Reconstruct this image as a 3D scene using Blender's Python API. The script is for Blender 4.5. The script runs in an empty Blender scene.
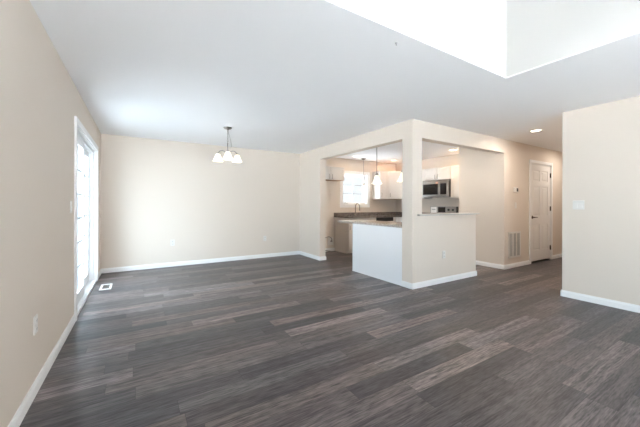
import bpy, bmesh, math, random
from mathutils import Vector, Matrix
random.seed(4)
C = bpy.context.scene.collection
PI = math.pi

# ------------------------------------------------------------------ camera
cam_d = bpy.data.cameras.new('camera')
cam = bpy.data.objects.new('camera', cam_d); C.objects.link(cam)
cam.location = (0, 0, 1.21)
cam_d.sensor_width = 36.0
cam_d.lens = 36.0 * 295.2 / 640.0
cam_d.shift_y = -9.0 / 640.0
cam_d.clip_start = 0.05
ROLL = 0.002
cam.rotation_euler = (Matrix.Rotation(-0.5505, 4, 'Z') @ Matrix.Rotation(PI/2, 4, 'X') @ Matrix.Rotation(ROLL, 4, 'Z')).to_euler()
bpy.context.scene.camera = cam

# ------------------------------------------------------------------ sky, daylight portals, exposure
W = bpy.data.worlds.new('overcast_sky'); bpy.context.scene.world = W
W.use_nodes = True
bg = W.node_tree.nodes['Background']
# overcast sky, made brightest behind the viewer to light the room, dimmer and bluer elsewhere
_n = W.node_tree.nodes.new; _l = W.node_tree.links.new
_tc = _n('ShaderNodeTexCoord'); _s = _n('ShaderNodeSeparateXYZ'); _l(_tc.outputs['Generated'], _s.inputs[0])
def _mr(sock, f0, f1, t0, t1):
    m = _n('ShaderNodeMapRange'); m.interpolation_type = 'SMOOTHSTEP'
    for k, v in zip(('From Min', 'From Max', 'To Min', 'To Max'), (f0, f1, t0, t1)): m.inputs[k].default_value = v
    _l(sock, m.inputs['Value']); return m.outputs[0]
SKY_REAR, SKY_SIDE, SKY_BASE = 7.0, 0.5, 0.98
_rear = _mr(_s.outputs['Y'], -0.75, 0.10, SKY_REAR, 0.0)
_side0 = _mr(_s.outputs['X'], -0.45, -0.08, SKY_SIDE, 0.0)
_zen = _mr(_s.outputs['Z'], 0.0, 0.85, 8.5, 26.0)      # an overcast sky is brighter overhead
_sm = _n('ShaderNodeMath'); _sm.operation = 'MULTIPLY'; _l(_side0, _sm.inputs[0]); _l(_zen, _sm.inputs[1]); _side = _sm.outputs[0]
_add = _n('ShaderNodeMath'); _add.operation = 'ADD'; _l(_rear, _add.inputs[0]); _l(_side, _add.inputs[1])
_add2 = _n('ShaderNodeMath'); _add2.operation = 'ADD'; _l(_add.outputs[0], _add2.inputs[0]); _add2.inputs[1].default_value = SKY_BASE
_l(_add2.outputs[0], bg.inputs['Strength'])
_mx = _n('ShaderNodeMix'); _mx.data_type = 'RGBA'
_mx.inputs['A'].default_value = (0.70, 0.86, 1.0, 1); _mx.inputs['B'].default_value = (0.95, 0.97, 1.0, 1)
_l(_mr(_s.outputs['X'], -0.45, 0.05, 0.0, 1.0), _mx.inputs['Factor']); _l(_mx.outputs['Result'], bg.inputs['Color'])
# sun added to bounce light off the ground outside into the rooms; reaches no window
sun_d = bpy.data.lights.new('sun', 'SUN'); sun_d.energy = 105.0; sun_d.angle = 0.01; sun_d.color = (0.95, 0.97, 1.0)
sun = bpy.data.objects.new('sun', sun_d); C.objects.link(sun); sun.rotation_euler = (0, math.radians(56), 0)

def portal(name, loc, rot, sx, sy):
    d = bpy.data.lights.new(name, 'AREA'); d.shape = 'RECTANGLE'; d.size = sx; d.size_y = sy
    d.cycles.is_portal = True
    o = bpy.data.objects.new(name, d); C.objects.link(o); o.location = loc; o.rotation_euler = rot
    return o
portal('patio_door_portal', (-0.72, 4.87, 1.02), (0, -PI/2, 0), 2.0, 1.76)
portal('kitchen_window_portal', (5.05, 6.56, 1.62), (-PI/2, 0, 0), 0.78, 0.78)
portal('rear_window_portal', (1.15, -2.56, 1.12), (PI/2, 0, 0), 3.1, 2.15)

vs = bpy.context.scene.view_settings
vs.view_transform = 'Standard'; vs.look = 'None'; vs.exposure = 0.20; vs.gamma = 1.0; vs.use_curve_mapping = False
cy = bpy.context.scene.cycles
cy.max_bounces = 14; cy.diffuse_bounces = 8; cy.transparent_max_bounces = 16
cy.sample_clamp_indirect = 0.0

# ------------------------------------------------------------------ materials
def nt(name):
    m = bpy.data.materials.new(name); m.use_nodes = True
    return m, m.node_tree, m.node_tree.nodes['Principled BSDF']
def mat(name, col, rough=0.5, metal=0.0, emit=None, strength=0.0, bump=0.0, scale=200.0, vary=0.0):
    m, t, p = nt(name)
    p.inputs['Base Color'].default_value = (*col, 1); p.inputs['Roughness'].default_value = rough
    p.inputs['Metallic'].default_value = metal
    if emit:
        p.inputs['Emission Color'].default_value = (*emit, 1); p.inputs['Emission Strength'].default_value = strength
    tc = t.nodes.new('ShaderNodeTexCoord'); n = t.nodes.new('ShaderNodeTexNoise')
    n.inputs['Scale'].default_value = scale; n.inputs['Detail'].default_value = 3
    t.links.new(tc.outputs['Object'], n.inputs['Vector'])
    if bump:
        b = t.nodes.new('ShaderNodeBump'); b.inputs['Strength'].default_value = bump; b.inputs['Distance'].default_value = 0.002
        t.links.new(n.outputs['Fac'], b.inputs['Height']); t.links.new(b.outputs['Normal'], p.inputs['Normal'])
    if vary:
        mx = t.nodes.new('ShaderNodeMix'); mx.data_type = 'RGBA'
        mx.inputs['A'].default_value = (*[c*(1-vary) for c in col], 1); mx.inputs['B'].default_value = (*[min(1, c*(1+vary)) for c in col], 1)
        t.links.new(n.outputs['Fac'], mx.inputs['Factor']); t.links.new(mx.outputs['Result'], p.inputs['Base Color'])
    return m
M = {}
M['wall'] = mat('beige_wall_paint', (0.71, 0.632, 0.555), 0.75, bump=0.06, scale=350, vary=0.01)
M['upper'] = mat('pale_upper_wall_paint', (0.62, 0.612, 0.60), 0.8, bump=0.05, scale=350)
M['ceil'] = mat('white_ceiling_paint', (0.90, 0.90, 0.91), 0.85, bump=0.05, scale=300)
M['trim'] = mat('white_trim_paint', (0.85, 0.85, 0.85), 0.35)
M['door'] = mat('white_door_paint', (0.80, 0.78, 0.76), 0.4)
M['cab'] = mat('white_cabinet_paint', (0.68, 0.65, 0.62), 0.38)
M['panel'] = mat('white_peninsula_panel', (0.84, 0.85, 0.87), 0.45)
M['vinyl'] = mat('white_vinyl', (0.84, 0.86, 0.88), 0.3)
M['bars'] = mat('pale_grey_grid_bars', (0.42, 0.46, 0.50), 0.4)
M['plate'] = mat('white_plastic_plate', (0.74, 0.715, 0.68), 0.35)
M['slot'] = mat('dark_slot', (0.03, 0.03, 0.03), 0.6)
M['nickel'] = mat('brushed_nickel', (0.30, 0.28, 0.26), 0.32, 1.0)
M['pull'] = mat('nickel_pull', (0.30, 0.28, 0.26), 0.35, 1.0)
M['steel'] = mat('stainless_steel', (0.36, 0.34, 0.32), 0.32, 1.0, bump=0.03, scale=90)
M['bronze'] = mat('dark_bronze', (0.10, 0.075, 0.06), 0.4, 0.9)
M['black'] = mat('black_glass', (0.012, 0.012, 0.014), 0.12)
M['blackp'] = mat('black_plastic', (0.02, 0.02, 0.02), 0.4)
M['gray'] = mat('grey_louver_paint', (0.44, 0.43, 0.42), 0.5)
M['ledge'] = mat('pale_ledge', (0.52, 0.49, 0.455), 0.3, vary=0.06, scale=120)
M['sticker'] = mat('pale_sticker', (0.86, 0.83, 0.80), 0.6)
M['tag'] = mat('orange_tag', (0.80, 0.50, 0.36), 0.6)
M['hose'] = mat('braided_hose', (0.20, 0.17, 0.15), 0.4, 0.6, bump=0.3, scale=600)
M['rear'] = mat('pale_ground', (0.765, 0.775, 0.785), 0.9, vary=0.1, scale=3)
M['shade'] = mat('lit_alabaster_glass', (0.9, 0.87, 0.80), 0.5, emit=(1.0, 0.90, 0.74), strength=1.0)
M['lens'] = mat('lit_lamp_lens', (0.9, 0.9, 0.9), 0.5, emit=(1.0, 0.88, 0.72), strength=6.0)
M['wood_under'] = mat('raw_cabinet_underside', (0.42, 0.27, 0.16), 0.6, vary=0.12, scale=20)

def glass_mat():
    m, t, p = nt('window_glass')
    t.nodes.remove(p)
    out = t.nodes['Material Output']
    tr = t.nodes.new('ShaderNodeBsdfTransparent'); gl = t.nodes.new('ShaderNodeBsdfGlossy'); gl.inputs['Roughness'].default_value = 0.02
    mx = t.nodes.new('ShaderNodeMixShader'); fr = t.nodes.new('ShaderNodeFresnel'); fr.inputs['IOR'].default_value = 1.45
    tr.inputs['Color'].default_value = (0.95, 0.97, 0.97, 1)
    ge = t.nodes.new('ShaderNodeNewGeometry'); iv = t.nodes.new('ShaderNodeMath'); iv.operation = 'SUBTRACT'; iv.inputs[0].default_value = 1.0
    ml = t.nodes.new('ShaderNodeMath'); ml.operation = 'MULTIPLY'     # only the outer face of a pane mirrors
    t.links.new(ge.outputs['Backfacing'], iv.inputs[1]); t.links.new(iv.outputs[0], ml.inputs[0]); t.links.new(fr.outputs[0], ml.inputs[1])
    t.links.new(ml.outputs[0], mx.inputs[0]); t.links.new(tr.outputs[0], mx.inputs[1]); t.links.new(gl.outputs[0], mx.inputs[2])
    t.links.new(mx.outputs[0], out.inputs['Surface'])
    return m
M['glass'] = glass_mat()

def granite(name, dark, light):
    m, t, p = nt(name)
    tc = t.nodes.new('ShaderNodeTexCoord'); v = t.nodes.new('ShaderNodeTexVoronoi'); v.inputs['Scale'].default_value = 90
    n = t.nodes.new('ShaderNodeTexNoise'); n.inputs['Scale'].default_value = 28; n.inputs['Detail'].default_value = 8
    r = t.nodes.new('ShaderNodeValToRGB'); mx = t.nodes.new('ShaderNodeMix'); mx.data_type = 'RGBA'
    r.color_ramp.elements[0].position = 0.38; r.color_ramp.elements[0].color = (*dark, 1)
    r.color_ramp.elements[1].position = 0.62; r.color_ramp.elements[1].color = (*light, 1)
    t.links.new(tc.outputs['Object'], v.inputs['Vector']); t.links.new(tc.outputs['Object'], n.inputs['Vector'])
    t.links.new(n.outputs['Fac'], r.inputs['Fac'])
    mx.inputs['Factor'].default_value = 0.25
    t.links.new(r.outputs['Color'], mx.inputs['A'])
    r2 = t.nodes.new('ShaderNodeValToRGB'); r2.color_ramp.elements[0].color = (*[c*0.3 for c in dark], 1); r2.color_ramp.elements[1].color = (*light, 1)
    t.links.new(v.outputs['Distance'], r2.inputs['Fac']); t.links.new(r2.outputs['Color'], mx.inputs['B'])
    t.links.new(mx.outputs['Result'], p.inputs['Base Color']); p.inputs['Roughness'].default_value = 0.18
    return m
M['granite'] = granite('speckled_granite', (0.105, 0.088, 0.078), (0.27, 0.235, 0.21))
M['granite_light'] = granite('pale_speckled_granite', (0.34, 0.30, 0.26), (0.62, 0.57, 0.51))

def tile_mat():
    m, t, p = nt('wall_behind_range'); return m

def floor_mat():
    m, t, p = nt('grey_plank_floor')
    N = t.nodes.new; L = t.links.new
    def math_(op, a, b=None, c=None):
        n = N('ShaderNodeMath'); n.operation = op
        for i, v in enumerate((a, b, c)):
            if v is None: continue
            if isinstance(v, (int, float)): n.inputs[i].default_value = v
            else: L(v, n.inputs[i])
        return n.outputs[0]
    PW, PL = 0.145, 1.22
    tc = N('ShaderNodeTexCoord'); s = N('ShaderNodeSeparateXYZ'); L(tc.outputs['Object'], s.inputs[0])
    yv = math_('DIVIDE', math_('ADD', s.outputs['Y'], 0.02), PW); row = math_('FLOOR', yv); fy = math_('FRACT', yv)
    wn = N('ShaderNodeTexWhiteNoise'); wn.noise_dimensions = '1D'; L(row, wn.inputs['W'])
    xv = math_('ADD', math_('DIVIDE', s.outputs['X'], PL), math_('MULTIPLY', wn.outputs['Value'], 7.3)); col = math_('FLOOR', xv); fx = math_('FRACT', xv)
    cb = N('ShaderNodeCombineXYZ'); L(row, cb.inputs[0]); L(col, cb.inputs[1])
    w2 = N('ShaderNodeTexWhiteNoise'); w2.noise_dimensions = '2D'; L(cb.outputs[0], w2.inputs['Vector'])
    s2 = N('ShaderNodeSeparateColor'); L(w2.outputs['Color'], s2.inputs[0])
    # grain: noise stretched along the plank, shifted per plank
    gv = N('ShaderNodeCombineXYZ')
    L(math_('ADD', math_('MULTIPLY', s.outputs['X'], 1.5), math_('MULTIPLY', s2.outputs[0], 37.0)), gv.inputs[0])
    L(math_('ADD', math_('MULTIPLY', s.outputs['Y'], 26.0), math_('MULTIPLY', s2.outputs[1], 53.0)), gv.inputs[1])
    g = N('ShaderNodeTexNoise'); g.inputs['Scale'].default_value = 1.0; g.inputs['Detail'].default_value = 9; g.inputs['Roughness'].default_value = 0.74
    g.inputs['Distortion'].default_value = 0.35
    L(gv.outputs[0], g.inputs['Vector'])
    gf = N('ShaderNodeTexNoise'); gf.inputs['Scale'].default_value = 1.0; gf.inputs['Detail'].default_value = 4
    gv2 = N('ShaderNodeCombineXYZ')
    L(math_('MULTIPLY', s.outputs['X'], 11.0), gv2.inputs[0]); L(math_('ADD', math_('MULTIPLY', s.outputs['Y'], 110.0), math_('MULTIPLY', s2.outputs[2], 91.0)), gv2.inputs[1])
    L(gv2.outputs[0], gf.inputs['Vector'])
    r = N('ShaderNodeValToRGB'); el = r.color_ramp.elements
    el[0].position = 0.0; el[0].color = FLOOR[0]
    el[1].position = 1.0; el[1].color = FLOOR[4]
    for pos, c in ((0.3, FLOOR[1]), (0.55, FLOOR[2]), (0.8, FLOOR[3])):
        e = el.new(pos); e.color = c
    L(w2.outputs['Value'], r.inputs['Fac'])
    gc = math_('MULTIPLY', math_('SUBTRACT', g.outputs['Fac'], 0.5), 4.6)
    fc = math_('MULTIPLY', math_('SUBTRACT', gf.outputs['Fac'], 0.5), 2.8)
    k = math_('MAXIMUM', math_('ADD', math_('ADD', 0.93, gc), fc), 0.26)
    k = math_('MINIMUM', k, 2.1)
    hue = N('ShaderNodeMix'); hue.data_type = 'RGBA'
    hue.inputs['A'].default_value = (0.90, 0.97, 1.09, 1); hue.inputs['B'].default_value = (1.12, 0.99, 0.93, 1)
    hf = math_('ADD', math_('MULTIPLY', s2.outputs[2], 0.55), math_('MULTIPLY', g.outputs['Fac'], 0.5)); L(hf, hue.inputs['Factor'])
    # seams
    ey = math_('MULTIPLY', math_('MINIMUM', fy, math_('SUBTRACT', 1.0, fy)), PW)
    ex = math_('MULTIPLY', math_('MINIMUM', fx, math_('SUBTRACT', 1.0, fx)), PL)
    e = math_('MINIMUM', ex, ey)
    seam = N('ShaderNodeMapRange'); seam.inputs['From Min'].default_value = 0.0006; seam.inputs['From Max'].default_value = 0.0022
    seam.inputs['To Min'].default_value = 0.45; seam.inputs['To Max'].default_value = 1.0; L(e, seam.inputs['Value'])
    kk = math_('MULTIPLY', k, seam.outputs[0])
    hm = N('ShaderNodeVectorMath'); hm.operation = 'MULTIPLY'
    vm = N('ShaderNodeVectorMath'); vm.operation = 'SCALE'; L(r.outputs['Color'], hm.inputs[0]); L(hue.outputs['Result'], hm.inputs[1]); L(hm.outputs[0], vm.inputs[0]); L(kk, vm.inputs['Scale'])
    L(vm.outputs[0], p.inputs['Base Color'])
    rr = math_('ADD', 0.30, math_('MULTIPLY', g.outputs['Fac'], 0.18)); L(rr, p.inputs['Roughness'])
    b = N('ShaderNodeBump'); b.inputs['Strength'].default_value = 0.25; b.inputs['Distance'].default_value = 0.0015
    L(math_('ADD', math_('MULTIPLY', seam.outputs[0], 1.0), math_('MULTIPLY', gf.outputs['Fac'], 0.4)), b.inputs['Height']); L(b.outputs['Normal'], p.inputs['Normal'])
    return m
FLOOR = [(0.046, 0.044, 0.048, 1), (0.070, 0.064, 0.067, 1), (0.096, 0.085, 0.086, 1), (0.128, 0.110, 0.107, 1), (0.195, 0.172, 0.165, 1)]
M['floor'] = floor_mat()

# ------------------------------------------------------------------ mesh helpers
class MB:
    """collects solids and links them as ONE mesh object"""
    def __init__(s): s.bm = bmesh.new()
    def box(s, x0, x1, y0, y1, z0, z1, bev=0.0):
        b = bmesh.new()
        vs_ = [b.verts.new(v) for v in ((x0,y0,z0),(x1,y0,z0),(x1,y1,z0),(x0,y1,z0),(x0,y0,z1),(x1,y0,z1),(x1,y1,z1),(x0,y1,z1))]
        for f in ((0,3,2,1),(4,5,6,7),(0,1,5,4),(1,2,6,5),(2,3,7,6),(3,0,4,7)): b.faces.new([vs_[i] for i in f])
        if bev: bmesh.ops.bevel(b, geom=b.edges[:], offset=bev, segments=2, affect='EDGES', profile=0.5)
        s._join(b); return s
    def _join(s, b):
        me = bpy.data.meshes.new('tmp'); b.to_mesh(me); b.free(); s.bm.from_mesh(me); bpy.data.meshes.remove(me)
    def prism(s, pts, axis, a0, a1):
        """pts: closed 2D outline; axis 'x': pts are (y,z), 'y': (x,z), 'z': (x,y)"""
        def P(p, a): return {'x': (a, p[0], p[1]), 'y': (p[0], a, p[1]), 'z': (p[0], p[1], a)}[axis]
        b = bmesh.new()
        A = [b.verts.new(P(p, a0)) for p in pts]; B = [b.verts.new(P(p, a1)) for p in pts]
        b.faces.new(A); b.faces.new(B[::-1]); n = len(pts)
        for i in range(n): b.faces.new((A[i], B[i], B[(i+1) % n], A[(i+1) % n]))
        bmesh.ops.recalc_face_normals(b, faces=b.faces[:]); s._join(b); return s
    def lathe(s, prof, c=(0,0,0), seg=28, closed=False, axis='z'):
        """prof: (radius, height) pairs around an axis through c"""
        b = bmesh.new(); rings = []
        for r, z in prof:
            ring = []
            for i in range(seg):
                a = 2*PI*i/seg; u, v = r*math.cos(a), r*math.sin(a)
                p = {'z': (u, v, z), 'x': (z, u, v), 'y': (u, z, v)}[axis]
                ring.append(b.verts.new((c[0]+p[0], c[1]+p[1], c[2]+p[2])))
            rings.append(ring)
        for k in range(len(rings)-1):
            for i in range(seg): b.faces.new((rings[k][i], rings[k][(i+1) % seg], rings[k+1][(i+1) % seg], rings[k+1][i]))
        if closed:
            for i in range(seg): b.faces.new((rings[-1][i], rings[-1][(i+1) % seg], rings[0][(i+1) % seg], rings[0][i]))
        else:
            b.faces.new(rings[0][::-1]); b.faces.new(rings[-1])
        bmesh.ops.recalc_face_normals(b, faces=b.faces[:])
        for f in b.faces: f.smooth = True
        s._join(b); return s
    def tube(s, pts, r, seg=10):
        pts = [Vector(p) for p in pts]; b = bmesh.new(); rings = []; up = None
        for i, p in enumerate(pts):
            d = (pts[min(i+1, len(pts)-1)] - pts[max(i-1, 0)]).normalized()
            if up is None:
                up = Vector((0,0,1)) if abs(d.z) < 0.9 else Vector((1,0,0))
            x = d.cross(up).normalized(); y = x.cross(d).normalized(); up = y
            rings.append([b.verts.new(p + (x*math.cos(2*PI*k/seg) + y*math.sin(2*PI*k/seg))*r) for k in range(seg)])
        for k in range(len(rings)-1):
            for i in range(seg): b.faces.new((rings[k][i], rings[k][(i+1) % seg], rings[k+1][(i+1) % seg], rings[k+1][i]))
        b.faces.new(rings[0][::-1]); b.faces.new(rings[-1])
        bmesh.ops.recalc_face_normals(b, faces=b.faces[:])
        for f in b.faces: f.smooth = True
        s._join(b); return s
    def torus(s, c, R, r, mtx=None, seg=18, sy=1.0):
        b = bmesh.new(); rings = []
        for i in range(seg):
            a = 2*PI*i/seg; ring = []
            for k in range(8):
                t = 2*PI*k/8; v = Vector(((R+r*math.cos(t))*math.cos(a), (R+r*math.cos(t))*math.sin(a)*sy, r*math.sin(t)))
                if mtx: v = mtx @ v
                ring.append(b.verts.new(v + Vector(c)))
            rings.append(ring)
        for i in range(seg):
            for k in range(8): b.faces.new((rings[i][k], rings[(i+1) % seg][k], rings[(i+1) % seg][(k+1) % 8], rings[i][(k+1) % 8]))
        bmesh.ops.recalc_face_normals(b, faces=b.faces[:])
        for f in b.faces: f.smooth = True
        s._join(b); return s
    def xform(s, mtx): bmesh.ops.transform(s.bm, matrix=mtx, verts=s.bm.verts); return s
    def build(s, name, m, parent=None, local=False):
        """local: coordinates already relative to the parent thing; else world coordinates"""
        if parent is not None and not local:
            r = parent
            while r.parent: r = r.parent
            bmesh.ops.translate(s.bm, vec=-Vector(r.location), verts=s.bm.verts)
        me = bpy.data.meshes.new(name); s.bm.to_mesh(me); s.bm.free()
        me.materials.append(M[m]); o = bpy.data.objects.new(name, me); C.objects.link(o); o.parent = parent
        return o
def thing(name, label, cat, loc=(0,0,0), rz=0, group=None):
    o = bpy.data.objects.new(name, None); C.objects.link(o); o.location = loc; o.rotation_euler = (0,0,rz); o.empty_display_size = 0.1
    o['label'] = label; o['category'] = cat
    if group: o['group'] = group
    return o
def tag(o, label, cat, group=None):
    o['label'] = label; o['category'] = cat
    if group: o['group'] = group
    return o
def struct_root(name, loc, label, cat):
    o = bpy.data.objects.new(name, None); C.objects.link(o); o.location = loc; o['kind'] = 'structure'; o['label'] = label; o['category'] = cat
    return o
def struct(mb, name, m, label, cat='wall'):
    o = mb.build(name, m); o['kind'] = 'structure'; o['label'] = label; o['category'] = cat
    return o
def light(name, kind, loc, power, color, parent, **kw):
    d = bpy.data.lights.new(name, kind); d.energy = power; d.color = color
    for k, v in kw.items(): setattr(d, k, v)
    o = bpy.data.objects.new(name, d); C.objects.link(o); o.location = loc; o.parent = parent
    return o

# ------------------------------------------------------------------ the shell
H = 2.44; XL, YB, X1, Y1, XK, XC, XR, YE = -0.565, 6.39, 3.34, 2.91, 6.60, 5.84, 4.80, 1.66
XU, YU, YR, XE, TOP = 3.04, 1.50, -2.40, 9.6, 5.2
T = 0.14; HD = 2.19
struct(MB().box(XL-T, XE+T, YR-T, YB+T, -0.12, 0.0), 'floor', 'floor', 'grey wood plank floor running through the open living room and kitchen', 'floor')
struct(MB().box(-25, 30, -25, 30, -0.30, -0.22), 'ground', 'rear', 'pale ground outside the glazed patio door and windows', 'ground')
DY0, DY1, DZ = 3.97, 5.77, 2.05
w = MB().box(XL-T, XL, YR-T, YU, 0, TOP).box(XL-T, XL, YU, DY0, 0, H).box(XL-T, XL, DY0, DY1, DZ, H).box(XL-T, XL, DY1, YB+T, 0, H)
struct(w, 'wall_left', 'wall', 'long beige wall holding the glazed patio door')
KX0, KX1, KZ0, KZ1 = 4.63, 5.47, 1.22, 2.03
w = MB().box(XL, KX0, YB, YB+T, 0, H).box(KX1, XK+T, YB, YB+T, 0, H).box(KX0, KX1, YB, YB+T, 0, KZ0).box(KX0, KX1, YB, YB+T, KZ1, H)
struct(w, 'wall_back', 'wall', 'beige wall behind the chandelier, running on behind the kitchen window')
PA0, PA1 = 3.105, 5.44
w = MB().box(X1, X1+T, Y1, PA0, 0, HD).box(X1, X1+T, PA1, YB, 0, HD).box(X1, X1+T, Y1, YB, HD, H)
struct(w, 'wall_partition', 'wall', 'beige partition with the wide opening over the white peninsula')
HX0, HX1 = 3.539, 4.916
CD0, CD1, CDZ = 6.865, 7.795, 2.075
w = MB().box(X1+T, HX0, Y1, Y1+T, 0, HD).box(HX0, HX1, Y1, Y1+T, 0, 1.045).box(X1+T, XC, Y1, Y1+T, HD, H)
w.box(XC, CD0, Y1, Y1+T, 0, H).box(CD0, CD1, Y1, Y1+T, CDZ, H).box(CD1, XE, Y1, Y1+T, 0, H)
struct(w, 'wall_front', 'wall', 'beige wall with the kitchen pass-through, half wall, air grille and panel door')
struct(MB().box(XC, XC+T, Y1+T, 3.83, 0, H).box(XC+T, XK, 3.69, 3.83, 0, H), 'wall_closet', 'wall', 'warm lit wall seen through the pass-through beside the microwave')
struct(MB().box(XK, XK+T, Y1+T, YB, 0, H), 'wall_kitchen', 'wall', 'kitchen wall behind the range and microwave')
struct(MB().box(XR, XR+T, YR, YE, 0, H), 'wall_right', 'wall', 'beige wall end standing in front of the hallway')
struct(MB().box(XR+T, XE, YE-T, YE, 0, H), 'wall_hallway', 'wall', 'hallway side of the wall opposite the panel door')
struct(MB().box(XE, XE+T, YR-T, YB+T, 0, H), 'wall_end', 'wall', 'wall closing the far end of the hallway')
RX0, RX1, RZ0, RZ1 = -0.4, 2.7, 0.08, 2.2
w = MB().box(XL, RX0, YR-T, YR, 0, H).box(RX1, XE, YR-T, YR, 0, H).box(RX0, RX1, YR-T, YR, 0, RZ0).box(RX0, RX1, YR-T, YR, RZ1, H)
w.box(XL, XU+0.1, YR-T, YR, H, TOP)
struct(w, 'wall_rear', 'wall', 'rear wall behind the viewer with the large unseen window added for daylight')
CT = 0.012
struct(MB().box(XL-T, XE+T, YU, YB+T, H, H+CT).box(XU, XE+T, YR-T, YU, H, H+CT), 'ceiling', 'ceil', 'flat white ceiling cut away at the two storey space', 'ceiling')
struct(MB().box(XL-T, XU+0.1, YU, YU+0.1, H+CT, TOP), 'wall_upper_north', 'upper', 'bright upper wall face rising above the ceiling edge toward the dining side')
struct(MB().box(XU, XU+0.1, YR, YU, H+CT, TOP), 'wall_upper_east', 'upper', 'bright upper wall face rising above the ceiling edge toward the hallway side')
struct(MB().box(XL-T, XU+0.1, YR-T, YU+0.1, TOP, TOP+0.05), 'ceiling_upper', 'ceil', 'white ceiling high over the two storey space', 'ceiling')

# baseboards: profile swept along each wall run
BH, BT = 0.082, 0.014
def bb(mb, p, q, n):
    """run from p to q on the floor with wall-normal n pointing into the room"""
    p, q, n = Vector((*p, 0)), Vector((*q, 0)), Vector((*n, 0))
    prof = [(0,0),(BT,0),(BT,BH*0.74),(BT*0.72,BH*0.82),(BT*0.5,BH),(0,BH)]
    b = mb.bm; A = [b.verts.new(p + n*u + Vector((0,0,z))) for u, z in prof]; B = [b.verts.new(q + n*u + Vector((0,0,z))) for u, z in prof]
    k = len(prof); fs = [b.faces.new(A), b.faces.new(B[::-1])] + [b.faces.new((A[i], B[i], B[(i+1) % k], A[(i+1) % k])) for i in range(k)]
    bmesh.ops.recalc_face_normals(b, faces=fs)
    return mb
CW = 0.065   # door casing width
m_ = MB(); bb(m_, (XL, YR), (XL, DY0-CW), (1,0)); bb(m_, (XL, DY1+CW), (XL, YB), (1,0)); struct(m_, 'baseboard_left', 'trim', 'white baseboard along the patio door wall', 'baseboard')
m_ = MB(); bb(m_, (XL, YB), (X1, YB), (0,-1)); bb(m_, (X1+T, YB), (4.37, YB), (0,-1)); struct(m_, 'baseboard_back', 'trim', 'white baseboard along the wall behind the chandelier', 'baseboard')
m_ = MB(); bb(m_, (X1, YB), (X1, PA1-BT), (-1,0)); bb(m_, (X1-BT*0, PA1), (X1+T, PA1), (0,-1)); bb(m_, (X1+T, PA1-BT), (X1+T, YB), (1,0))
bb(m_, (X1, PA0-0.0), (X1, Y1-BT), (-1,0)); struct(m_, 'baseboard_partition', 'trim', 'white baseboard around the partition ends beside the peninsula', 'baseboard')
m_ = MB(); bb(m_, (X1-BT, Y1), (HX1+BT, Y1), (0,-1)); bb(m_, (HX1, Y1-BT), (HX1, Y1+T), (1,0)); bb(m_, (XC-BT, Y1), (CD0-CW, Y1), (0,-1)); bb(m_, (CD1+CW, Y1), (XE, Y1), (0,-1))
struct(m_, 'baseboard_front', 'trim', 'white baseboard under the half wall and the air grille', 'baseboard')
m_ = MB(); bb(m_, (XC, Y1-BT), (XC, 3.83), (-1,0)); struct(m_, 'baseboard_closet', 'trim', 'white baseboard of the warm lit wall inside the pass-through', 'baseboard')
m_ = MB(); bb(m_, (XR, YE+BT), (XR, YR), (-1,0)); bb(m_, (XR-BT, YE), (XE, YE), (0,1)); struct(m_, 'baseboard_right', 'trim', 'white baseboard along the wall end before the hallway', 'baseboard')

# ------------------------------------------------------------------ patio door (door_1)
d1 = struct_root('door_1', (XL, (DY0+DY1)/2, 0), 'glazed white sliding patio door with grid bars in the long beige wall', 'door')
m_ = MB().box(XL-0.001, XL+0.018, DY0-CW, DY0, 0, DZ+CW).box(XL-0.001, XL+0.018, DY1, DY1+CW, 0, DZ+CW).box(XL-0.001, XL+0.018, DY0, DY1, DZ, DZ+CW)
m_.build('casing', 'trim', d1)
XF = XL-0.045
m_ = MB().box(XL-T, XL, DY0, DY0+0.012, 0, DZ).box(XL-T, XL, DY1-0.012, DY1, 0, DZ).box(XL-T, XL, DY0, DY1, DZ-0.012, DZ)
m_.build('jamb', 'trim', d1)
m_ = MB().box(XL-0.135, XF+0.01, DY0+0.012, DY0+0.045, 0.03, DZ-0.012).box(XL-0.135, XF+0.01, DY1-0.045, DY1-0.012, 0.03, DZ-0.012).box(XL-0.135, XF+0.01, DY0+0.045, DY1-0.045, DZ-0.055, DZ-0.012)
m_.build('frame', 'vinyl', d1)
MB().box(XL-T, XL+0.004, DY0, DY1, 0, 0.032).build('sill', 'vinyl', d1)
def slider(y0, y1, xc, nm, handle):
    z0, z1, st = 0.035, DZ-0.055, 0.075
    f = MB().box(xc-0.02, xc+0.02, y0, y0+st, z0, z1, 0.004).box(xc-0.02, xc+0.02, y1-st, y1, z0, z1, 0.004).box(xc-0.02, xc+0.02, y0+st, y1-st, z0, z0+0.13).box(xc-0.02, xc+0.02, y0+st, y1-st, z1-0.085, z1)
    pf = f.build('door_panel', 'vinyl', d1)
    g = MB().box(xc-0.004, xc+0.004, y0+st, y1-st, z0+0.13, z1-0.085).build('glass_pane', 'glass', pf)
    g0, g1 = z0+0.13, z1-0.085
    mu = MB()
    for k in range(1, 6):
        z = g0+(g1-g0)*k/6; mu.box(xc-0.007, xc+0.007, y0+st, y1-st, z-0.009, z+0.009)
    for k in (1, 2):
        y = y0+st+(y1-y0-2*st)*k/3; mu.box(xc-0.0066, xc+0.0066, y-0.009, y+0.009, g0, g1)
    mu.build('grid_bars', 'bars', pf)
    if handle: MB().box(xc+0.02, xc+0.05, y0+0.02, y0+0.045, 0.95, 1.15, 0.006).build('pull_handle', 'vinyl', pf)
slider(DY0+0.05, 4.90, XL-0.06, 'inner', True)
slider(4.84, DY1-0.05, XL-0.107, 'outer', False)

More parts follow.
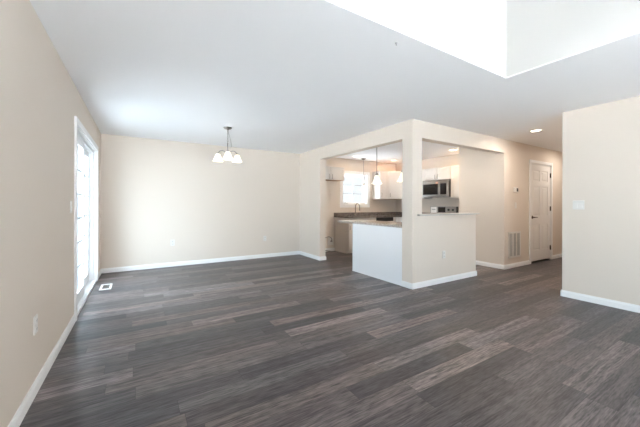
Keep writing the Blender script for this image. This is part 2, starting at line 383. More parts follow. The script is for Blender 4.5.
# ------------------------------------------------------------------ kitchen window (window_1) and the unseen rear window added for daylight
def window(name, axis_y, x0, x1, z0, z1, outward, label, cols, rows, casing=0.09, crank=False, apron=True):
    """window in a wall of constant y; axis_y = room face, outward = +1/-1"""
    r = struct_root(name, ((x0+x1)/2, axis_y, z0), label, 'window')
    s = outward; yy = lambda a, b: (min(axis_y+s*a, axis_y+s*b), max(axis_y+s*a, axis_y+s*b))
    y0, y1 = yy(-0.018, 0.001)
    m = MB().box(x0-casing, x0, y0, y1, z0-casing, z1+casing).box(x1, x1+casing, y0, y1, z0-casing, z1+casing).box(x0, x1, y0, y1, z1, z1+casing).box(x0, x1, y0, y1, z0-casing, z0)
    m.build('window_casing', 'trim', r)
    y0, y1 = yy(0, T)
    MB().box(x0, x0+0.012, y0, y1, z0, z1).box(x1-0.012, x1, y0, y1, z0, z1).box(x0, x1, y0, y1, z1-0.012, z1).box(x0, x1, y0, y1, z0, z0+0.014).build('window_jamb', 'trim', r)
    a0, a1 = yy(0.075, 0.115); e = 0.042
    X0, X1_, Z0, Z1 = x0+0.012, x1-0.012, z0+0.014, z1-0.012
    f = MB().box(X0, X0+e, a0, a1, Z0, Z1).box(X1_-e, X1_, a0, a1, Z0, Z1).box(X0+e, X1_-e, a0, a1, Z1-e, Z1).box(X0+e, X1_-e, a0, a1, Z0, Z0+e).build('sash', 'vinyl', r)
    a0, a1 = yy(0.092, 0.100)
    MB().box(X0+e, X1_-e, a0, a1, Z0+e, Z1-e).build('glass_pane', 'glass', f)
    a0, a1 = yy(0.0905, 0.1015); mu = MB()
    for k in range(1, cols): x = X0+e+(X1_-X0-2*e)*k/cols; mu.box(x-0.009, x+0.009, a0, a1, Z0+e, Z1-e)
    for k in range(1, rows): z = Z0+e+(Z1-Z0-2*e)*k/rows; mu.box(X0+e, X1_-e, a0+0.0005, a1-0.0005, z-0.009, z+0.009)
    mu.build('grid_bars', 'bars', f)
    if crank:
        c0, c1 = yy(0.035, 0.075)
        MB().box(x0+0.10, x0+0.20, c0, c1, z0+0.014, z0+0.03, 0.004).tube([(x0+0.15, c0+0.02, z0+0.03), (x0+0.12, c0+0.005, z0+0.045), (x0+0.09, c0, z0+0.04)], 0.006).build('crank_handle', 'gray', r)
    return r
window('window_1', YB, KX0, KX1, KZ0, KZ1, 1, 'white framed kitchen window with a six pane grid above the sink', 2, 3, crank=True)
window('window_2', YR, RX0, RX1, RZ0, RZ1, -1, 'wide unseen window added in the rear wall to let daylight in', 4, 1)  # out of view, added and sized to light the room from behind

# ------------------------------------------------------------------ hallway panel door (door_2)
d2 = struct_root('door_2', ((CD0+CD1)/2, Y1, 0), 'white six panel door with dark lever in the hallway wall', 'door')
def casing_prof(mb, x0, x1, z0, z1): mb.box(x0, x1, Y1-0.018, Y1+0.001, z0, z1, 0.004)
m_ = MB(); casing_prof(m_, CD0-CW, CD0, 0, CDZ+CW); casing_prof(m_, CD1, CD1+CW, 0, CDZ+CW); casing_prof(m_, CD0, CD1, CDZ, CDZ+CW); m_.build('casing', 'trim', d2)
MB().box(CD0, CD0+0.018, Y1, Y1+T, 0, CDZ).box(CD1-0.018, CD1, Y1, Y1+T, 0, CDZ).box(CD0, CD1, Y1, Y1+T, CDZ-0.018, CDZ).build('jamb', 'trim', d2)
MB().box(CD0+0.018, CD1-0.018, Y1+0.01, Y1+T, 0.0005, 0.006).build('dark_gap_strip', 'blackp', d2)  # black strip paints in the shaded gap under the door leaf
lx0, lx1, lz0, lz1, ly = CD0+0.021, CD1-0.021, 0.038, CDZ-0.022, Y1+0.004
# leaf: stiles and rails stand proud of the recessed field, raised panels inside
lw = lx1-lx0; sx = 0.115; mid = (lx0+lx1)/2
rails = [(lz0, lz0+0.22), (0.80, 0.98), (1.60, 1.71), (lz1-0.115, lz1)]
leaf = MB().box(lx0, lx1, ly+0.010, ly+0.036, lz0, lz1)
for a, b in ((lx0, lx0+sx), (mid-0.055, mid+0.055), (lx1-sx, lx1)): leaf.box(a, b, ly, ly+0.010, lz0, lz1)
for a, b in rails:
    leaf.box(lx0+sx, mid-0.055, ly, ly+0.010, a, b); leaf.box(mid+0.055, lx1-sx, ly, ly+0.010, a, b)
lf = leaf.build('door_leaf', 'door', d2)
for (a, b) in ((lx0+sx, mid-0.055), (mid+0.055, lx1-sx)):
    for k in range(3):
        z0, z1 = rails[k][1], rails[k+1][0]
        pz = MB(); b_ = pz.bm; i = 0.018; j = 0.042
        o_ = [(a+i, z0+i), (b-i, z0+i), (b-i, z1-i), (a+i, z1-i)]; n_ = [(a+j, z0+j), (b-j, z0+j), (b-j, z1-j), (a+j, z1-j)]
        V0 = [b_.verts.new((x, ly+0.011, z)) for x, z in o_]; V1 = [b_.verts.new((x, ly+0.002, z)) for x, z in n_]
        fs = [b_.faces.new(V1), b_.faces.new(V0[::-1])] + [b_.faces.new((V0[q], V0[(q+1) % 4], V1[(q+1) % 4], V1[q])) for q in range(4)]
        bmesh.ops.recalc_face_normals(b_, faces=fs); pz.build('raised_panel', 'door', lf)
hx, hz = lx0+0.065, 0.955
MB().lathe([(0.032, 0), (0.032, -0.008), (0.014, -0.012), (0.012, -0.045)], (hx, ly, hz), axis='y').tube([(hx, ly-0.045, hz), (hx+0.03, ly-0.050, hz), (hx+0.115, ly-0.048, hz-0.004)], 0.009).build('lever_handle', 'bronze', d2)
MB().box(CD0+0.002, CD0+0.022, Y1-0.004, Y1+0.004, hz-0.035, hz+0.035).build('strike_plate', 'bronze', d2)
for z in (0.27, 1.13, 1.86):
    MB().box(lx1-0.008, lx1+0.014, Y1-0.003, Y1+0.004, z-0.045, z+0.045).lathe([(0.008, -0.052), (0.008, 0.052)], (lx1+0.003, Y1-0.010, z), seg=10).build('hinge', 'bronze', d2)
MB().box(CD0, CD1, Y1+T, Y1+T+0.02, 0, CDZ).build('door_stop_board', 'trim', d2)

# ------------------------------------------------------------------ wall plates, thermostat, grilles
# plate things are modelled facing +Y of their own frame with the wall at local y = 0
def outlet(loc, rz, label):
    t = thing('wall_outlet', label, 'outlet', loc, rz, 'duplex wall outlets')
    MB().box(-0.036, 0.036, 0, 0.006, -0.058, 0.058, 0.002).build('cover_plate', 'plate', t, True)
    for s in (-1, 1):
        r = MB().box(-0.017, 0.017, 0.006, 0.009, s*0.027-0.018, s*0.027+0.018, 0.001).build('receptacle', 'plate', t, True)
        MB().box(-0.009, -0.006, 0.0088, 0.0095, s*0.027-0.004, s*0.027+0.008).box(0.005, 0.008, 0.0088, 0.0095, s*0.027-0.004, s*0.027+0.006).lathe([(0.003, 0.0088), (0.003, 0.0095)], (0, 0, s*0.027-0.010), seg=8, axis='y').build('slots', 'slot', r, True)
def switch(loc, rz, label, gangs=1):
    t = thing('light_switch', label, 'switch', loc, rz, 'wall light switches')
    wd = 0.036+0.023*(gangs-1)
    MB().box(-wd, wd, 0, 0.006, -0.058, 0.058, 0.002).build('cover_plate', 'plate', t, True)
    for g in range(gangs):
        x = (g-(gangs-1)/2)*0.046
        MB().prism([(0.006, -0.033), (0.011, -0.033), (0.0075, 0.033), (0.006, 0.033)], 'x', x-0.016, x+0.016).build('rocker', 'plate', t, True)
RL, RB, RF, RR = -PI/2, PI, PI, PI/2    # facing +X, facing -Y, facing -Y, facing -X
outlet((XL, 2.565, 0.437), RL, 'white outlet low on the long patio door wall, nearest the viewer')
outlet((0.56, YB, 0.462), RB, 'white outlet low on the back wall, below and left of the chandelier')
outlet((2.45, YB, 0.435), RB, 'white outlet low on the back wall, near the kitchen partition corner')
outlet((4.05, Y1, 0.435), RF, 'white outlet low on the kitchen half wall')
switch((XL, 3.72, 1.18), RL, 'white switch plate beside the glazed patio door')
switch((XR, 1.49, 1.21), RR, 'white switch plate on the wall end before the hallway', 2)
switch((6.255, Y1, 1.20), RF, 'small white switch plate below the thermostat in the hallway')
t = thing('thermostat', 'white wall thermostat with a dark screen, left of the panel door', 'thermostat', (6.245, Y1, 1.50), PI)
MB().box(-0.075, 0.075, 0, 0.024, -0.045, 0.045, 0.006).build('housing', 'plate', t, True)
MB().box(-0.062, -0.005, 0.0235, 0.026, -0.030, 0.034).build('screen', 'blackp', t, True)
t = thing('return_air_grille', 'white return air grille with vertical columns of louvers low on the hallway wall', 'vent', (6.215, Y1, 0.44), PI)
GW, GH = 0.235, 0.25
MB().box(-GW, GW, 0, 0.010, -GH, -GH+0.032, 0.002).box(-GW, GW, 0, 0.010, GH-0.032, GH, 0.002).box(-GW, -GW+0.035, 0, 0.010, -GH, GH, 0.002).box(GW-0.035, GW, 0, 0.010, -GH, GH, 0.002).build('frame', 'plate', t, True)
MB().box(-GW+0.03, GW-0.03, 0.0005, 0.002, -GH+0.03, GH-0.03).build('back_plate', 'gray', t, True)
m_ = MB()
nl = 24
for k in range(nl):
    z = -GH+0.036+(2*GH-0.072)*(k+0.5)/nl
    m_.prism([(0.002, z-0.004), (0.0075, z-0.0065), (0.009, z-0.0055), (0.002, z+0.0045)], 'x', -GW+0.034, GW-0.034)
m_.build('louvers', 'gray', t, True)
m_ = MB()
for x in (-0.066, 0.066): m_.box(x-0.013, x+0.013, 0.002, 0.011, -GH+0.032, GH-0.032)
m_.build('divider_bars', 'plate', t, True)

t = thing('floor_register', 'white metal floor register set in the planks beside the patio door', 'vent', (-0.405, 5.30, 0))
MB().box(-0.070, 0.070, -0.165, -0.125, 0, 0.007, 0.002).box(-0.070, 0.070, 0.125, 0.165, 0, 0.007, 0.002).box(-0.070, -0.042, -0.125, 0.125, 0, 0.007, 0.002).box(0.042, 0.070, -0.125, 0.125, 0, 0.007, 0.002).build('frame', 'plate', t, True)
MB().box(-0.043, 0.043, -0.126, 0.126, 0, 0.001).build('well', 'gray', t, True)
m_ = MB()
for k in range(9): y = -0.125+0.25*(k+0.5)/9; m_.box(-0.042, 0.042, y-0.004, y+0.004, 0.001, 0.005)
m_.build('louvers', 'pull', t, True)

tag(MB().lathe([(0.009, 0), (0.009, -0.004), (0.004, -0.007), (0.004, -0.02)], (1.666, 1.61, H), seg=12).build('ceiling_hook', 'gray'), 'tiny grey hook in the white ceiling near the cut away edge', 'hook')

# ------------------------------------------------------------------ lamps
WARM = (1.0, 0.76, 0.50)
def can_light(x, y, label, power, col=WARM):
    t = thing('recessed_light', label, 'light', (x, y, H), 0, 'recessed ceiling lights')
    MB().lathe([(0.070, -0.001), (0.094, -0.001), (0.096, -0.006), (0.088, -0.010), (0.070, -0.008)], (0, 0, 0), closed=True).build('trim_ring', 'trim', t, True)
    MB().lathe([(0.070, -0.001), (0.070, -0.005), (0.03, -0.007), (0.004, -0.0075)], (0, 0, 0)).build('lens', 'lens', t, True)
    light('recessed_lamp', 'AREA', (0, 0, -0.014), power, col, t, shape='DISK', size=0.13)
can_light(5.58, 2.29, 'round recessed ceiling light in front of the panel door', 14, (1.0, 0.88, 0.76))
can_light(7.95, 2.29, 'unseen round recessed ceiling light added past the panel door to brighten the hallway', 11, (1.0, 0.90, 0.80))  # added lamp, out of view, brightens the hallway and panel door
can_light(4.69, 5.90, 'round recessed kitchen ceiling light before the window', 2.6, (1.0, 0.66, 0.36))
can_light(6.01, 5.90, 'round recessed kitchen ceiling light over the corner cabinets', 4.0, (1.0, 0.56, 0.30))
can_light(6.00, 4.08, 'round recessed kitchen ceiling light in front of the microwave', 7)
can_light(4.69, 4.08, 'unseen round recessed ceiling light added beyond the pillar to brighten the kitchen', 11)  # hidden lamp added to brighten the wall behind the pass-through

def bell(r0, r1, h, z0, c, thick=0.004, ROUND=0.30):
    """open bell shade, neck radius r0 at z0+h, rim r1 at z0"""
    out = []; n = 9
    for k in range(n+1):
        u = k/n; r = r0+(r1-r0)*(ROUND*(1-(1-u)**2.2)+(1-ROUND)*u**2.4); out.append((r, z0+h*(1-u)))
    inn = [(r-thick, z) for r, z in out[::-1]]
    return MB().lathe(out+inn, c, closed=True)
def pendant(x, y, zb, label, stem_top=H):
    t = thing('pendant_lamp', label, 'lamp', (x, y, zb), 0, 'kitchen pendant lamps')
    hz_ = H-zb
    MB().lathe([(0.062, hz_), (0.062, hz_-0.012), (0.045, hz_-0.022), (0.010, hz_-0.028)], (0, 0, 0)).build('canopy', 'bronze', t, True)
    MB().lathe([(0.0065, hz_-0.028), (0.0065, 0.19)], (0, 0, 0), seg=10).build('stem', 'pull', t, True)
    MB().lathe([(0.010, 0.20), (0.020, 0.19), (0.028, 0.165), (0.030, 0.145)], (0, 0, 0)).build('socket_cup', 'pull', t, True)
    bell(0.030, 0.096, 0.145, 0, (0, 0, 0)).build('lamp_shade', 'shade', t, True)
    light('pendant_bulb', 'POINT', (0, 0, 0.05), 1.3, WARM, t, shadow_soft_size=0.03)
pendant(5.13, 6.13, 1.585, 'bell glass pendant lamp hanging before the kitchen window')
pendant(3.66, 4.005, 1.585, 'bell glass pendant lamp over the peninsula, fully clear of the pillar')
pendant(3.66, 3.385, 1.585, 'bell glass pendant lamp over the peninsula, partly hidden by the pillar')

cx, cyy = 1.214, 4.81
t = thing('chandelier', 'three light nickel chandelier with white bell glass shades on a chain', 'chandelier', (cx, cyy, 1.90))
z = lambda v: v-1.90
MB().lathe([(0.066, z(H)), (0.066, z(H)-0.008), (0.05, z(H)-0.022), (0.014, z(H)-0.032), (0.008, z(H)-0.045)], (0, 0, 0)).build('canopy', 'nickel', t, True)
m_ = MB()
ztop, zbot = z(2.405), z(2.19); nlk = 8
for k in range(nlk):
    mt = Matrix.Rotation(PI/2*(k % 2), 3, 'Z') @ Matrix.Rotation(PI/2, 3, 'X')
    m_.torus((0, 0, ztop-(ztop-zbot)*(k+0.5)/nlk), 0.0095, 0.002, mt, 14, 1.9)
m_.build('chain', 'nickel', t, True)
MB().tube([(0.0, 0.004, z(2.40)), (0.014, 0.0, z(2.36)), (0.03, -0.008, z(2.29)), (0.05, -0.012, z(2.20)), (0.058, -0.01, z(2.14)), (0.04, -0.004, z(2.115)), (0.014, 0, z(2.12))], 0.0028).build('cord', 'gray', t, True)
MB().lathe([(0.004, z(2.195)), (0.012, z(2.185)), (0.007, z(2.17)), (0.007, z(2.08)), (0.016, z(2.065)), (0.030, z(2.03)), (0.026, z(2.00)), (0.012, z(1.985)), (0.006, z(1.975))], (0, 0, 0)).build('center_stem', 'nickel', t, True)
fwd = math.atan2(-cyy, -cx)   # one arm points toward the viewer's side of the room
fwd = -1.80
for k in range(3):
    a = fwd+k*2*PI/3; ca, sa = math.cos(a), math.sin(a); R = 0.172
    P = [(0.020, 2.03), (0.05, 2.055), (0.09, 2.078), (0.13, 2.075), (0.155, 2.055), (R, 2.03)]
    MB().tube([(r*ca, r*sa, z(h)) for r, h in P], 0.006).build('arm', 'nickel', t, True)
    MB().lathe([(0.010, z(2.045)), (0.024, z(2.035)), (0.030, z(2.018)), (0.031, z(2.008))], (R*ca, R*sa, 0)).build('shade_holder', 'nickel', t, True)
    bell(0.030, 0.080, 0.118, z(1.905), (R*ca, R*sa, 0), ROUND=0.50).build('lamp_shade', 'shade', t, True)
    light('chandelier_bulb', 'POINT', (R*ca, R*sa, z(1.945)), 0.8, (1.0, 0.84, 0.62), t, shadow_soft_size=0.03)

# ------------------------------------------------------------------ kitchen cabinets
# generic shaker door: front plane at local y=0 facing -Y, x from a to b, z from c to d; placed by matrix
def frame_mtx(ox, oy, rz): return Matrix.Translation((ox, oy, 0)) @ Matrix.Rotation(rz, 4, 'Z')
def shaker(root, name, mtx, a, b, c, d, pull=None, rail=0.055, material='cab', gap=0.0025):
    a += gap; b -= gap; c += gap; d -= gap
    m = MB().box(a, a+rail, -0.02, 0, c, d, 0.0015).box(b-rail, b, -0.02, 0, c, d, 0.0015).box(a+rail, b-rail, -0.02, 0, c, c+rail, 0.0015).box(a+rail, b-rail, -0.02, 0, d-rail, d, 0.0015).box(a+rail-0.002, b-rail+0.002, -0.011, -0.001, c+rail-0.002, d-rail+0.002)
    m.xform(mtx); o = m.build(name, material, root)
    if pull:
        kind, px, pz = pull
        L_ = 0.05
        if kind == 'v': pts = [(px, -0.02, pz-L_), (px, -0.045, pz-L_), (px, -0.048, pz), (px, -0.045, pz+L_), (px, -0.02, pz+L_)]
        else: pts = [(px-L_, -0.02, pz), (px-L_, -0.045, pz), (px, -0.048, pz), (px+L_, -0.045, pz), (px+L_, -0.02, pz)]
        MB().tube(pts, 0.006, 8).xform(mtx).build('pull_handle', 'pull', o)
    return o
def base_box(root, x0, x1, mtx, depth=0.58, top=0.865, toe=0.10, nm='body'):
    """carcass behind local y=0, toe-kick notch at the front"""
    MB().prism([(0, toe), (0, top), (depth, top), (depth, 0), (0.07, 0), (0.07, toe)], 'x', x0, x1).xform(mtx).build(nm, 'cab', root)

YF = 5.80   # carcass front of the sink run
BT2 = 0.878
def cabinet(name, label, loc, group='kitchen base cabinets'): return thing(name, label, 'cabinet', loc, 0, group)
mt = frame_mtx(0, YF, 0)
t = cabinet('base_cabinet', 'white sink base cabinet standing alone at the open refrigerator space', (4.82, 6.1, 0))
MB().prism([(0, 0.10), (0, 0.70), (0.58, 0.70), (0.58, 0), (0.07, 0), (0.07, 0.10)], 'x', 4.37, 5.272).box(4.37, 4.39, 0, 0.58, 0.70, BT2).box(5.252, 5.272, 0, 0.58, 0.70, BT2).box(4.39, 5.252, 0, 0.018, 0.70, BT2).xform(mt).build('body', 'cab', t)
shaker(t, 'false_front', mt, 4.372, 5.27, 0.72, 0.872)
shaker(t, 'door', mt, 4.372, 4.82, 0.10, 0.72, ('v', 4.40, 0.64))
shaker(t, 'door', mt, 4.82, 5.27, 0.10, 0.72, ('v', 4.86, 0.64))
t = thing('dishwasher', 'white dishwasher with a black control strip beside the sink', 'dishwasher', (5.575, 6.1, 0))
MB().box(5.278, 5.872, YF, 6.37, 0.09, 0.872).build('tub_housing', 'gray', t)
MB().box(5.279, 5.871, YF-0.03, YF, 0.11, 0.765, 0.004).build('door', 'cab', t)
MB().box(5.279, 5.871, YF-0.034, YF, 0.768, 0.872, 0.004).build('control_panel', 'blackp', t)
MB().box(5.30, 5.85, YF+0.05, YF+0.07, 0, 0.09).build('kick_plate', 'blackp', t)
t = cabinet('base_cabinet', 'white corner base cabinet to the right of the dishwasher', (6.2, 6.1, 0))
base_box(t, 5.878, 6.59, mt, 0.58, BT2)
MB().box(5.88, 5.99, YF-0.018, YF, 0.10, 0.872).build('filler_strip', 'cab', t)
XFK = 5.99  # carcass front of the range run
mr = frame_mtx(XFK, 0, -PI/2)   # local x -> -Y, local -y -> -X
def R_(y0, y1): return (-y1, -y0)
t = cabinet('base_cabinet', 'white base cabinet between the range and the corner', (6.3, 5.44, 0))
a, b = R_(5.10, 5.775); base_box(t, a, b, mr, 0.60, BT2)
shaker(t, 'drawer', mr, a, b, 0.72, 0.872, ('h', (a+b)/2, 0.80), 0.04); shaker(t, 'door', mr, a, b, 0.10, 0.72, ('v', a+0.05, 0.64))
t = cabinet('base_cabinet', 'narrow white base cabinet between the range and the closet wall', (6.3, 4.08, 0))
a, b = R_(3.835, 4.325); base_box(t, a, b, mr, 0.60, BT2)
shaker(t, 'drawer', mr, a, b, 0.72, 0.872, ('h', (a+b)/2, 0.80), 0.04); shaker(t, 'door', mr, a, b, 0.10, 0.72, ('v', b-0.05, 0.64))

# worktops
SX0, SX1, SY0, SY1 = 4.62, 5.20, 5.87, 6.20
t = thing('granite_worktop', 'dark speckled granite worktop under the kitchen window', 'countertop', (5.4, 6.1, BT2))
w = MB().box(4.345, SX0, 5.745, 6.388, BT2, 0.915).box(SX1, 6.598, 5.745, 6.388, BT2, 0.915).box(SX0, SX1, 5.745, SY0, BT2, 0.915).box(SX0, SX1, SY1, 6.388, BT2, 0.915).box(5.945, 6.598, 5.10, 5.745, BT2, 0.915)
w.build('slab', 'granite', t)
tag(MB().box(4.345, 6.598, 6.368, 6.388, 0.9155, 0.995, 0.002).build('granite_backsplash', 'granite'), 'long dark granite backsplash strip standing behind the gooseneck faucet', 'backsplash')
tag(MB().box(6.578, 6.598, 5.10, 6.366, 0.9155, 0.995, 0.002).build('granite_backsplash', 'granite'), 'granite backsplash strip on the microwave wall between the range and the corner', 'backsplash')
t = thing('granite_worktop', 'short granite worktop between the range and the closet wall', 'countertop', (6.3, 4.08, BT2))
MB().box(5.945, 6.598, 3.833, 4.325, BT2, 0.915).build('slab', 'granite', t); MB().box(6.578, 6.598, 3.833, 4.325, 0.915, 0.995).build('backsplash', 'granite', t)
t = thing('kitchen_sink', 'stainless undermount sink below the gooseneck faucet', 'sink', (4.91, 6.035, 0.72))
MB().box(SX0+0.003, SX1-0.003, SY0+0.003, SY1-0.003, 0.722, 0.730).box(SX0+0.003, SX0+0.008, SY0+0.003, SY1-0.003, 0.730, 0.90).box(SX1-0.008, SX1-0.003, SY0+0.003, SY1-0.003, 0.730, 0.90).box(SX0+0.008, SX1-0.008, SY0+0.003, SY0+0.008, 0.730, 0.90).box(SX0+0.008, SX1-0.008, SY1-0.008, SY1-0.003, 0.730, 0.90).build('basin', 'steel', t)
MB().lathe([(0.04, 0.730), (0.04, 0.732), (0.01, 0.731)], (4.91, 6.035, 0)).build('drain', 'pull', t)
t = thing('kitchen_faucet', 'tall nickel gooseneck faucet in front of the kitchen window', 'faucet', (4.98, 6.285, 0.915))
MB().lathe([(0.027, 0), (0.027, 0.008), (0.017, 0.02), (0.015, 0.07), (0.013, 0.075)], (0, 0, 0)).build('base', 'pull', t, True)
arc = [(0, 0, 0.07), (0, 0, 0.24)] + [(0, -0.085+0.085*math.cos(a), 0.24+0.085*math.sin(a)) for a in [PI*k/9 for k in range(1, 10)]] + [(0, -0.17, 0.19)]
MB().tube(arc, 0.012, 12).build('gooseneck', 'pull', t, True)
MB().lathe([(0.016, 0.20), (0.017, 0.14), (0.014, 0.135)], (0, -0.17, 0)).build('spray_head', 'pull', t, True)
MB().tube([(0.012, 0, 0.05), (0.05, -0.005, 0.06), (0.075, -0.01, 0.085)], 0.007, 8).build('lever', 'pull', t, True)

# peninsula
t = cabinet('peninsula_cabinet', 'white peninsula cabinet with a plain back panel facing the dining area', (3.65, 3.7, 0))
MB().box(3.341, 3.358, PA0+0.002, 4.30, 0.0, 0.864).build('back_panel', 'panel', t)
MB().box(3.334, 3.341, PA0+0.002, 4.30, 0.0, 0.010).build('shoe_strip', 'panel', t)
mp = frame_mtx(3.92, 0, PI/2)   # doors face +X
base_box(t, PA0+0.002, 4.298, mp, 0.562, 0.864)
for a, b in ((3.11, 3.70), (3.70, 4.295)):
    shaker(t, 'drawer', mp, a, b, 0.71, 0.86, ('h', (a+b)/2, 0.79), 0.04); shaker(t, 'door', mp, a, b, 0.10, 0.71, ('v', b-0.05, 0.62))
tag(MB().box(3.318, 3.975, PA0+0.004, 4.74, 0.8645, 0.898, 0.003).build('peninsula_worktop', 'granite_light'), 'pale speckled granite top on the white peninsula', 'countertop')

# bar ledge on the half wall
tag(MB().box(HX0-0.10, HX1+0.045, Y1-0.045, Y1-0.0005, 1.047, 1.072, 0.004).box(HX0+0.001, HX1+0.045, Y1-0.0005, Y1+T+0.03, 1.047, 1.072).build('bar_ledge', 'ledge'), 'thin pale ledge capping the kitchen half wall', 'ledge')

# wall cabinets
UB, UT = 1.365, 2.13
def wall_cab(label, loc): return thing('wall_cabinet', label, 'cabinet', loc, 0, 'white kitchen wall cabinets')
mu_ = frame_mtx(0, 6.085, 0)
t = wall_cab('small white wall cabinet over the open refrigerator space', (4.03, 6.24, 1.82))
MB().box(3.60, 4.455, 6.085, 6.388, 1.825, UT).build('body', 'cab', t); MB().box(3.60, 4.455, 6.085, 6.388, 1.819, 1.825).build('underside', 'wood_under', t)
MB().box(3.59, 4.47, 6.055, 6.388, UT, UT+0.018, 0.003).build('top_moulding', 'cab', t)
shaker(t, 'door', mu_, 3.602, 4.027, 1.825, UT, ('v', 3.985, 1.90), 0.05); shaker(t, 'door', mu_, 4.027, 4.453, 1.825, UT, ('v', 4.07, 1.90), 0.05)
t = wall_cab('white wall cabinet with one door to the right of the kitchen window', (5.82, 6.24, UB))
MB().box(5.665, 5.985, 6.085, 6.388, UB+0.004, UT).build('body', 'cab', t); MB().box(5.665, 5.985, 6.085, 6.388, UB, UB+0.004).build('underside', 'wood_under', t)
shaker(t, 'door', mu_, 5.667, 5.983, UB, UT, ('v', 5.71, UB+0.12))
MB().box(5.66, 5.985, 6.06, 6.388, UT, UT+0.012).build('top_moulding', 'cab', t)
t = wall_cab('white diagonal corner wall cabinet between window wall and microwave wall', (6.3, 6.1, UB))
pts = [(5.99, 6.388), (5.99, 6.085), (6.295, 5.785), (6.598, 5.785), (6.598, 6.388)]
MB().prism(pts, 'z', UB+0.004, UT).build('body', 'cab', t); MB().prism(pts, 'z', UB, UB+0.004).build('underside', 'wood_under', t)
MB().prism(pts, 'z', UT, UT+0.012).build('top_moulding', 'cab', t)
md = Matrix.Translation((5.99, 6.085, 0)) @ Matrix.Rotation(-math.atan2(0.30, 0.305), 4, 'Z'); dl = math.hypot(0.30, 0.305)
shaker(t, 'door', md, 0.006, dl-0.006, UB, UT, ('v', 0.06, UB+0.12))
XUF = 6.295; mk = frame_mtx(XUF, 0, -PI/2)
t = wall_cab('white wall cabinet between the microwave and the diagonal corner cabinet', (6.45, 5.44, UB))
a, b = R_(5.098, 5.78); MB().box(XUF, 6.598, 5.098, 5.78, UB, UT).build('body', 'cab', t)
shaker(t, 'door', mk, a, (a+b)/2, UB, UT, ('v', (a+b)/2-0.04, UB+0.12)); shaker(t, 'door', mk, (a+b)/2, b, UB, UT, ('v', (a+b)/2+0.04, UB+0.12))
t = wall_cab('short white wall cabinet mounted above the microwave', (6.45, 4.715, 1.82))
a, b = R_(4.332, 5.094); MB().box(XUF, 6.598, 4.332, 5.094, 1.825, UT).build('body', 'cab', t)
shaker(t, 'door', mk, a, (a+b)/2, 1.825, UT, ('v', (a+b)/2-0.04, 1.90), 0.05); shaker(t, 'door', mk, (a+b)/2, b, 1.825, UT, ('v', (a+b)/2+0.04, 1.90), 0.05)
t = wall_cab('white wall cabinet between the microwave and the warm lit closet wall', (6.45, 4.08, UB))
a, b = R_(3.834, 4.328); MB().box(XUF, 6.598, 3.834, 4.328, UB, UT).build('body', 'cab', t)
shaker(t, 'door', mk, a, b, UB, UT, ('v', a+0.42, UB+0.12))

# microwave
MX, MY0, MY1, MZ0, MZ1 = 6.21, 4.338, 5.088, 1.40, 1.818
t = thing('microwave', 'stainless over the range microwave with a black window', 'microwave', (6.4, 4.715, MZ0))
MB().box(MX+0.03, 6.597, MY0, MY1, MZ0, MZ1, 0.003).build('body', 'blackp', t)
yd = MY0+0.235   # door / control split
m_ = MB().box(MX, MX+0.03, yd, MY1, MZ0+0.03, MZ1-0.045, 0.004)
dr = m_.build('door', 'steel', t)
MB().box(MX-0.003, MX+0.002, yd+0.045, MY1-0.022, MZ0+0.062, MZ1-0.095, 0.001).build('door_window', 'black', dr)
MB().tube([(MX, yd+0.022, MZ0+0.06), (MX-0.03, yd+0.022, MZ0+0.07), (MX-0.03, yd+0.022, MZ1-0.09), (MX, yd+0.022, MZ1-0.08)], 0.010).build('door_handle', 'steel', dr)
cp = MB().box(MX, MX+0.03, MY0, yd-0.003, MZ0+0.03, MZ1-0.045, 0.004).build('control_panel', 'steel', t)
MB().box(MX-0.003, MX+0.002, MY0+0.06, yd-0.012, MZ0+0.062, MZ1-0.095, 0.001).build('keypad', 'black', cp)
MB().box(MX+0.004, MX+0.03, MY0, MY1, MZ1-0.043, MZ1, 0.003).build('vent_strip', 'steel', t)
MB().box(MX+0.004, MX+0.03, MY0, MY1, MZ0, MZ0+0.028, 0.003).build('bottom_rail', 'steel', t)
MB().box(MX-0.002, MX+0.001, yd+0.055, yd+0.12, MZ1-0.105, MZ1-0.05).build('sticker', 'tag', t)

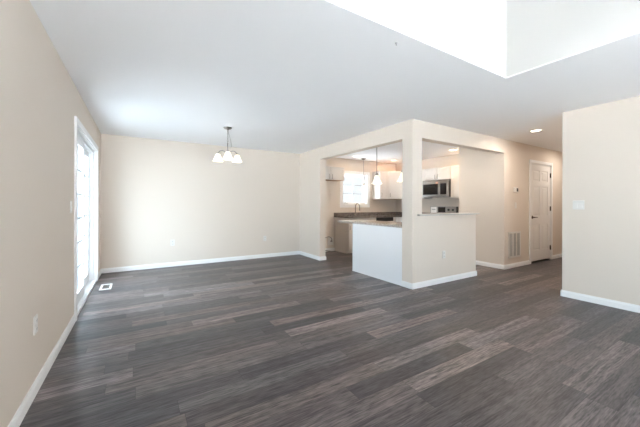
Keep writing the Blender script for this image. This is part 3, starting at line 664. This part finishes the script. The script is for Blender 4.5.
# range
t = thing('kitchen_range', 'stainless range whose back panel shows over the half wall ledge', 'range', (6.27, 4.713, 0))
MB().box(5.98, 6.585, 4.335, 5.09, 0.08, 0.905, 0.003).build('body', 'steel', t)
MB().box(6.02, 6.56, 4.36, 5.07, 0.0, 0.08).build('plinth', 'blackp', t)
MB().box(5.955, 6.515, 4.333, 5.092, 0.905, 0.922, 0.003).build('cooktop', 'black', t)
od = MB().box(5.945, 5.98, 4.34, 5.085, 0.27, 0.80, 0.004).build('oven_door', 'steel', t)
MB().box(5.942, 5.946, 4.44, 4.985, 0.36, 0.66).build('oven_window', 'black', od)
MB().tube([(5.945, 4.40, 0.75), (5.905, 4.40, 0.755), (5.905, 5.03, 0.755), (5.945, 5.03, 0.75)], 0.011).build('oven_handle', 'steel', od)
MB().box(5.95, 5.98, 4.34, 5.085, 0.09, 0.255, 0.004).build('drawer', 'steel', t)
bg_ = MB().box(6.525, 6.59, 4.35, 5.092, 0.906, 1.165, 0.004).build('back_panel', 'steel', t)
MB().box(6.522, 6.591, 4.333, 4.3495, 0.906, 1.165, 0.004).build('end_cap', 'blackp', bg_)
MB().box(6.520, 6.526, 4.645, 4.855, 1.02, 1.15, 0.001).build('display', 'black', bg_)
lb = MB().box(6.521, 6.526, 4.90, 5.075, 1.0, 1.155, 0.001).build('label_sheet', 'sticker', bg_)
MB().box(6.5195, 6.522, 4.93, 5.04, 1.075, 1.10).build('printed_bar', 'gray', lb)
for y in (4.43, 4.55):
    MB().lathe([(0.026, -0.001), (0.026, -0.016), (0.020, -0.028), (0.004, -0.028)], (6.525, y, 1.085), axis='x', seg=18).build('burner_knob', 'blackp', bg_)

# refrigerator water supply
t = thing('water_supply_box', 'white recessed water box with a dark looped hose low in the refrigerator space', 'water supply', (4.24, YB, 0.15))
MB().box(4.16, 4.33, 6.374, 6.3895, 0.16, 0.185).box(4.16, 4.33, 6.374, 6.3895, 0.335, 0.36).box(4.16, 4.185, 6.374, 6.3895, 0.185, 0.335).box(4.305, 4.33, 6.374, 6.3895, 0.185, 0.335).box(4.185, 4.305, 6.386, 6.3895, 0.185, 0.335).build('box_frame', 'plate', t)
MB().lathe([(0.014, 0), (0.014, -0.03), (0.008, -0.035)], (4.25, 6.386, 0.26), axis='y', seg=12).tube([(4.25, 6.36, 0.26), (4.28, 6.352, 0.26)], 0.006, 8).build('valve', 'bronze', t)
MB().tube([(4.25, 6.35, 0.26), (4.25, 6.335, 0.30), (4.22, 6.33, 0.36), (4.15, 6.33, 0.385), (4.06, 6.33, 0.37), (3.98, 6.33, 0.31), (3.95, 6.33, 0.22), (3.96, 6.33, 0.12), (4.02, 6.325, 0.05), (4.12, 6.32, 0.025), (4.20, 6.32, 0.012)], 0.009, 8).build('hose', 'hose', t)
